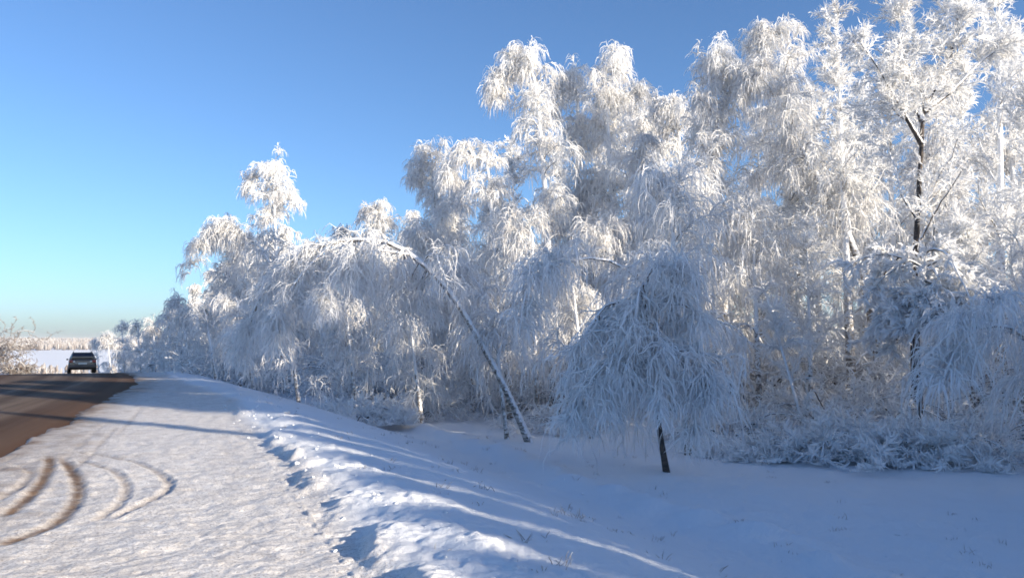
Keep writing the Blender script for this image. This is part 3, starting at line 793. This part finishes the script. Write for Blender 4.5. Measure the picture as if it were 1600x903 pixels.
for k, (px, d, h, spd, lab) in enumerate([(22, 72, 1.8, 1.0, 'round brown-grey bush left of the road crest'), (-12, 66, 4.0, .8, 'taller rimed bush cut by the left edge of the picture'), (62, 95, 1.6, 1.4, 'low pale bush right of the round brown-grey bush'), (92, 110, 1.7, 1.4, 'low pale bush left of the car')]):
    p = ground_at(px, d)
    shrub('roadside_bush', p, h, spd, 26, lab, 'bushes left of the road', 230 + k, thick=1.7, sty='spread', dens=.8, frost_m=M_FROST_B, fo=-.7)

UG = [shrub('undergrowth_shrub', (60 + 8 * k, 75), 2.6, 2.0, 22, 'x', 'x', 260 + k, thick=1.5, sty='spread', dens=.7, frost_m=M_FROST_W) for k in range(2)]
ug_n = 0
rg = np.random.default_rng(77)
for px in range(330, 1700, 38):
    for row in range(2):
        d = np.interp(px, [330, 600, 900, 1300, 1700], [46, 36, 30, 28, 25]) + row * 8 + rg.uniform(-2, 2)
        p = ground_at(px + rg.uniform(-15, 15), d)
        o = UG[ug_n % 2] if ug_n < 2 else copy_tree(UG[ug_n % 2])
        ug_n += 1
        k = rg.uniform(.75, 1.35); o.location = p; o.scale = (k, k, k); o.rotation_euler = (0, 0, rg.uniform(0, 6))
        tag(o, 'frosted undergrowth bush inside the wood, glimpsed between the trunks', 'shrub', 'undergrowth inside the wood')
# ------------------------------------------------------------------ far wood across the valley
def far_wood(name, n, dmin, dmax, pxr, hr, label, seed):
    rg = np.random.default_rng(seed)
    d = np.exp(rg.uniform(np.log(dmin), np.log(dmax), n)); px = rg.uniform(pxr[0], pxr[1], n)
    x = (px - 800) / FPX * d; y = d
    keep = vnoise(x, y, 160, 3) + vnoise(x, y, 60, 4) * .6 > -.16
    x, y, d = x[keep], y[keep], d[keep]; n = len(x)
    z = ground_z(x, y, detail=False); h = rg.uniform(hr[0], hr[1], n)
    m = 7
    a = rg.uniform(0, 2 * np.pi, (n, m)); rr = h[:, None] * .22 * rg.random((n, m))
    b = np.stack([x[:, None] + rr * np.cos(a), y[:, None] + rr * np.sin(a), np.repeat(z[:, None], m, 1)], -1).reshape(-1, 3)
    hh = (h[:, None] * rg.uniform(.55, 1.05, (n, m))).reshape(-1)
    P = np.repeat(b[:, None], 4, 1); P[:, :, 2] += hh[:, None] * np.array([0, .3, .7, 1.0])[None]
    P[:, :, :2] += rg.normal(0, .25, (len(b), 4, 2))
    R = hh[:, None] * np.array([.03, .16, .13, .02])[None] * rg.uniform(.7, 1.2, (len(b), 1))
    v, q, f = tubes(P, R, np.repeat(np.clip(rg.normal(.36, .16, (len(b), 1)), 0, 1), 4, 1), 4)
    o = mesh_obj(name, v, q, M_FROST_B, attrs={'frost': f})
    tag(o, label, 'wood', kind='stuff')
far_wood('distant_wood', 4200, 1250, 4200, (-260, 330), (8, 13), 'pale frosted wood along the far horizon', 1)
far_wood('valley_thicket', 420, 170, 420, (-260, 300), (3, 6), 'pale thicket in the valley below the road', 2)

# ------------------------------------------------------------------ car
M_PAINT = mat_plain('dark_blue_paint', (.012, .016, .035), .28, 0, .5, .2, 3, coat=.6)
M_GLASS = mat_plain('tinted_car_glass', (.02, .028, .035), .06, 0, .6, .1)
M_RUB = mat_plain('tyre_rubber', (.018, .018, .02), .9, 0, .2, .3)
M_RIM = mat_plain('steel_rim', (.30, .30, .32), .4, .8)
M_LAMP = mat_plain('red_tail_lamp', (.32, .02, .015), .2, 0, .6)
M_LAMPW = mat_plain('clear_lamp', (.75, .72, .68), .15, 0, .6)
M_PLATE = mat_plain('number_plate_white', (.70, .70, .66), .5, 0, .4, .05)
M_BUMP = mat_plain('road_grime_bumper', (.10, .09, .085), .7, 0, .3, .35, 9)
M_SILV = mat_plain('grimy_silver_trim', (.34, .31, .28), .45, .3, .5, .25, 8)
def box(name, c, s, mat, par, bev=.03, taper_top=1.0, rot=None):
    import bmesh
    bm = bmesh.new(); bmesh.ops.create_cube(bm, size=1)
    for v in bm.verts:
        k = taper_top if v.co.z > 0 else 1
        v.co = Vector((v.co.x * s[0] * k, v.co.y * s[1] * k, v.co.z * s[2]))
    if bev: bmesh.ops.bevel(bm, geom=bm.edges[:], offset=bev, segments=2, affect='EDGES', profile=.6)
    me = bpy.data.meshes.new(name); bm.to_mesh(me); bm.free()
    for p in me.polygons: p.use_smooth = True
    me.materials.append(mat)
    o = bpy.data.objects.new(name, me); COL.objects.link(o); o.parent = par; o.location = c
    if rot: o.rotation_euler = rot
    return o
def loft(name, rings, mat, par):
    import bmesh
    bm = bmesh.new(); prev = None
    for r in rings:
        vs = [bm.verts.new(p) for p in r]
        if prev:
            for i in range(len(vs)):
                j = (i + 1) % len(vs); bm.faces.new((prev[i], prev[j], vs[j], vs[i]))
        else: bm.faces.new(vs[::-1])
        prev = vs
    bm.faces.new(prev)
    bmesh.ops.recalc_face_normals(bm, faces=bm.faces)
    me = bpy.data.meshes.new(name); bm.to_mesh(me); bm.free()
    for p in me.polygons: p.use_smooth = False
    me.materials.append(mat)
    o = bpy.data.objects.new(name, me); COL.objects.link(o); o.parent = par
    md = o.modifiers.new('b', 'BEVEL'); md.width = .05; md.segments = 3; md.limit_method = 'ANGLE'; md.angle_limit = math.radians(25)
    return o
def build_car():
    px, d = 129, 53.0
    p = ground_at(px, d); s, t = to_st(p[0], p[1])
    z = float(z_long(s)) + .018
    ds = .5; tr0, tr1 = float(t_road(s - ds)), float(t_road(s + ds))
    x0, y0 = to_xy(s - ds, t + tr0); x1, y1 = to_xy(s + ds, t + tr1)
    head = math.atan2(y1 - y0, x1 - x0) - math.pi / 2
    car = empty('car', (p[0], p[1], z), 'dark blue estate car driving away over the road crest', 'car', rz=head)
    slope = math.atan(-(float(z_long(s + 1)) - float(z_long(s - 1))) / 2)
    car.rotation_euler = (-slope, 0, head); car.scale = (.93, .93, .93)
    # local: +y forward, x right
    def ring(y, w, z0, z1, r=.10, wt=None):
        wt = wt or w * .96
        return [(-w / 2, y, z0), (w / 2, y, z0), (w / 2 * 1.01, y, (z0 + z1) / 2), (wt / 2, y, z1), (-wt / 2, y, z1), (-w / 2 * 1.01, y, (z0 + z1) / 2)]
    loft('body', [ring(-2.12, 1.62, .34, .92), ring(-2.02, 1.70, .28, .96), ring(-1.2, 1.72, .24, .96), ring(.7, 1.72, .24, .96), ring(1.4, 1.70, .26, .90), ring(2.0, 1.62, .30, .80), ring(2.15, 1.45, .36, .70)], M_PAINT, car)
    def roofring(y, w0, w1, z0, z1):
        return [(-w0 / 2, y, z0), (w0 / 2, y, z0), (w1 / 2, y, z1), (-w1 / 2, y, z1)]
    loft('cabin', [roofring(-2.02, 1.58, 1.30, .94, 1.16), roofring(-1.82, 1.60, 1.22, .94, 1.43), roofring(-.6, 1.60, 1.24, .94, 1.47), roofring(.25, 1.60, 1.20, .94, 1.42), roofring(1.0, 1.56, 1.4, .94, .97)], M_PAINT, car)
    w = mesh_obj('rear_window', [(-.66, -2.055, .98), (.66, -2.055, .98), (.56, -1.86, 1.38), (-.56, -1.86, 1.38), (-.66, -2.03, .98), (.66, -2.03, .98), (.56, -1.835, 1.38), (-.56, -1.835, 1.38)],
             [(0, 1, 2, 3), (7, 6, 5, 4), (0, 4, 5, 1), (3, 2, 6, 7), (1, 5, 6, 2), (0, 3, 7, 4)], M_GLASS, car, smooth=False)
    for sx in (-1, 1):
        for ya, yb in ((-1.75, -.75), (-.68, .28)):
            x0, x1 = sx * .815, sx * .645
            mesh_obj('side_window', [(x0, ya, .99), (x0, yb, .99), (x1, yb - .08, 1.38), (x1, ya + .06, 1.38), (x0 - sx * .03, ya, .99), (x0 - sx * .03, yb, .99), (x1 - sx * .03, yb - .08, 1.38), (x1 - sx * .03, ya + .06, 1.38)],
                     [(0, 1, 2, 3), (7, 6, 5, 4), (0, 4, 5, 1), (3, 2, 6, 7), (1, 5, 6, 2), (0, 3, 7, 4)], M_GLASS, car, smooth=False)
        box('tail_lamp', (sx * .70, -2.12, .82), (.24, .07, .17), M_LAMP, car, .02)
        box('reversing_lamp', (sx * .52, -2.13, .80), (.13, .06, .12), M_LAMPW, car, .02)
        m = box('mirror', (sx * .90, .62, 1.0), (.13, .10, .11), M_PAINT, car, .03)
    box('bumper', (0, -2.16, .46), (1.68, .20, .22), M_BUMP, car, .05)
    box('tailgate_trim', (0, -2.135, .70), (.98, .05, .12), M_SILV, car, .015)
    box('number_plate', (0, -2.17, .66), (.52, .02, .112), M_PLATE, car, .004)
    box('roof_rail', (-.56, -.8, 1.50), (.04, 1.9, .04), M_BUMP, car, .01)
    box('roof_rail', (.56, -.8, 1.50), (.04, 1.9, .04), M_BUMP, car, .01)
    import bmesh
    for sx in (-1, 1):
        for yy in (-1.35, 1.3):
            def wheel(name, r, wd, mat, par, loc, inner=0):
                bm = bmesh.new()
                bmesh.ops.create_cone(bm, cap_ends=True, segments=24, radius1=r, radius2=r, depth=wd)
                bmesh.ops.bevel(bm, geom=[e for e in bm.edges if abs(e.verts[0].co.z - e.verts[1].co.z) < 1e-6], offset=.03, segments=2, affect='EDGES')
                for v in bm.verts: v.co = Vector((v.co.z, v.co.x, v.co.y))
                me = bpy.data.meshes.new(name); bm.to_mesh(me); bm.free(); me.materials.append(mat)
                o = bpy.data.objects.new(name, me); COL.objects.link(o); o.parent = par; o.location = loc
                return o
            ty = wheel('wheel', .31, .20, M_RUB, car, (sx * .77, yy, .31))
            wheel('rim', .20, .04, M_RIM, ty, (sx * .095, 0, 0))
build_car()

# ------------------------------------------------------------------ small things lying on the snow
def clods():
    rg = np.random.default_rng(31); V = []; Q = []; off = 0
    import bmesh
    bm = bmesh.new(); bmesh.ops.create_icosphere(bm, subdivisions=2, radius=1)
    bv = np.array([v.co[:] for v in bm.verts]); bf = np.array([[v.index for v in f.verts] for f in bm.faces]); bm.free()
    for i in range(130):
        k = rg.random()
        s = rg.uniform(3.5, 24)
        if k < .75: q = rg.normal(-.45, .35)
        else: q = rg.uniform(3.8, 7.0) if s < 16 else rg.normal(.1, .3)
        x, y = to_xy(s, float(t_berm(s)) + q)
        r = rg.uniform(.010, .024) * (1.6 if rg.random() < .12 else 1)
        z = float(ground_z(np.array([x]), np.array([y]))[0])
        nz = rg.normal(0, .26, len(bv))
        v = bv * (1 + nz[:, None]) * np.array([1, 1, .75]) * r + np.array([x, y, z + r * .1])
        V.append(v); Q.append(bf + off); off += len(v)
    n = sum(len(v) for v in V)
    o = mesh_obj('snow_clods', np.vstack(V), np.vstack(Q), M_SNOW, attrs={'dirt': np.zeros(n), 'packed': np.zeros(n), 'far': np.zeros(n)})
    tag(o, 'crumbled snow clods along the ploughed ridge and ditch', 'snow', kind='stuff')
clods()
def weeds():
    rg = np.random.default_rng(33); P = []; F = []
    for i in range(210):
        s = rg.uniform(3, 24); q = rg.uniform(1.0, 9.5)
        if rg.random() < .15: q = rg.uniform(-.6, .8)
        x, y = to_xy(s, float(t_berm(s)) + q); z = gz(x, y)
        n = rg.integers(3, 9); tall = rg.uniform(.03, .13)
        for j in range(n):
            a = rg.uniform(0, 2 * np.pi); L = tall * rg.uniform(.5, 1.2); d = np.array([math.cos(a) * .7, math.sin(a) * .7, 1.0])
            p = np.array([x + rg.normal(0, .05), y + rg.normal(0, .05), z - .02]); l = [p]
            for k in range(4):
                p = p + d / np.linalg.norm(d) * L / 4; d = d + rg.normal(0, .25, 3) + np.array([0, 0, -.12]); l.append(p)
            P.append(l); F.append(np.linspace(.15, 1.0, 5) + rg.normal(0, .15))
    P = np.array(P); F = np.clip(np.array(F), 0, 1.1)
    v, q, f = tubes(P, np.repeat(np.array([[.003, .003, .004, .005, .002]]), len(P), 0), F, 3)
    o = mesh_obj('dry_weeds', v, q, M_FROST_B, attrs={'frost': f})
    tag(o, 'frosted dry weed stalks poking through the ditch snow', 'weeds', kind='stuff')
weeds()

# ------------------------------------------------------------------ thin frosty air over the valley
def build_haze():
    x0, x1, y0, y1, z0, z1 = -4300, 4300, -400, 4900, -26, 22
    v = [(x0, y0, z0), (x1, y0, z0), (x1, y1, z0), (x0, y1, z0), (x0, y0, z1), (x1, y0, z1), (x1, y1, z1), (x0, y1, z1)]
    f = [(3, 2, 1, 0), (4, 5, 6, 7), (0, 1, 5, 4), (1, 2, 6, 5), (2, 3, 7, 6), (3, 0, 4, 7)]
    m = bpy.data.materials.new('frosty_air'); m.use_nodes = True; nt = m.node_tree
    nt.nodes.remove(nt.nodes['Principled BSDF'])
    pv = nt.nodes.new('ShaderNodeVolumePrincipled'); pv.inputs['Color'].default_value = (.9, .93, 1, 1); pv.inputs['Density'].default_value = .00016
    nt.links.new(pv.outputs[0], nt.nodes['Material Output'].inputs['Volume'])
    tag(mesh_obj('haze', v, f, m, smooth=False), 'thin frosty haze over the valley', 'haze', kind='stuff')
build_haze()
print('TREE TRIS', NTREE[0])
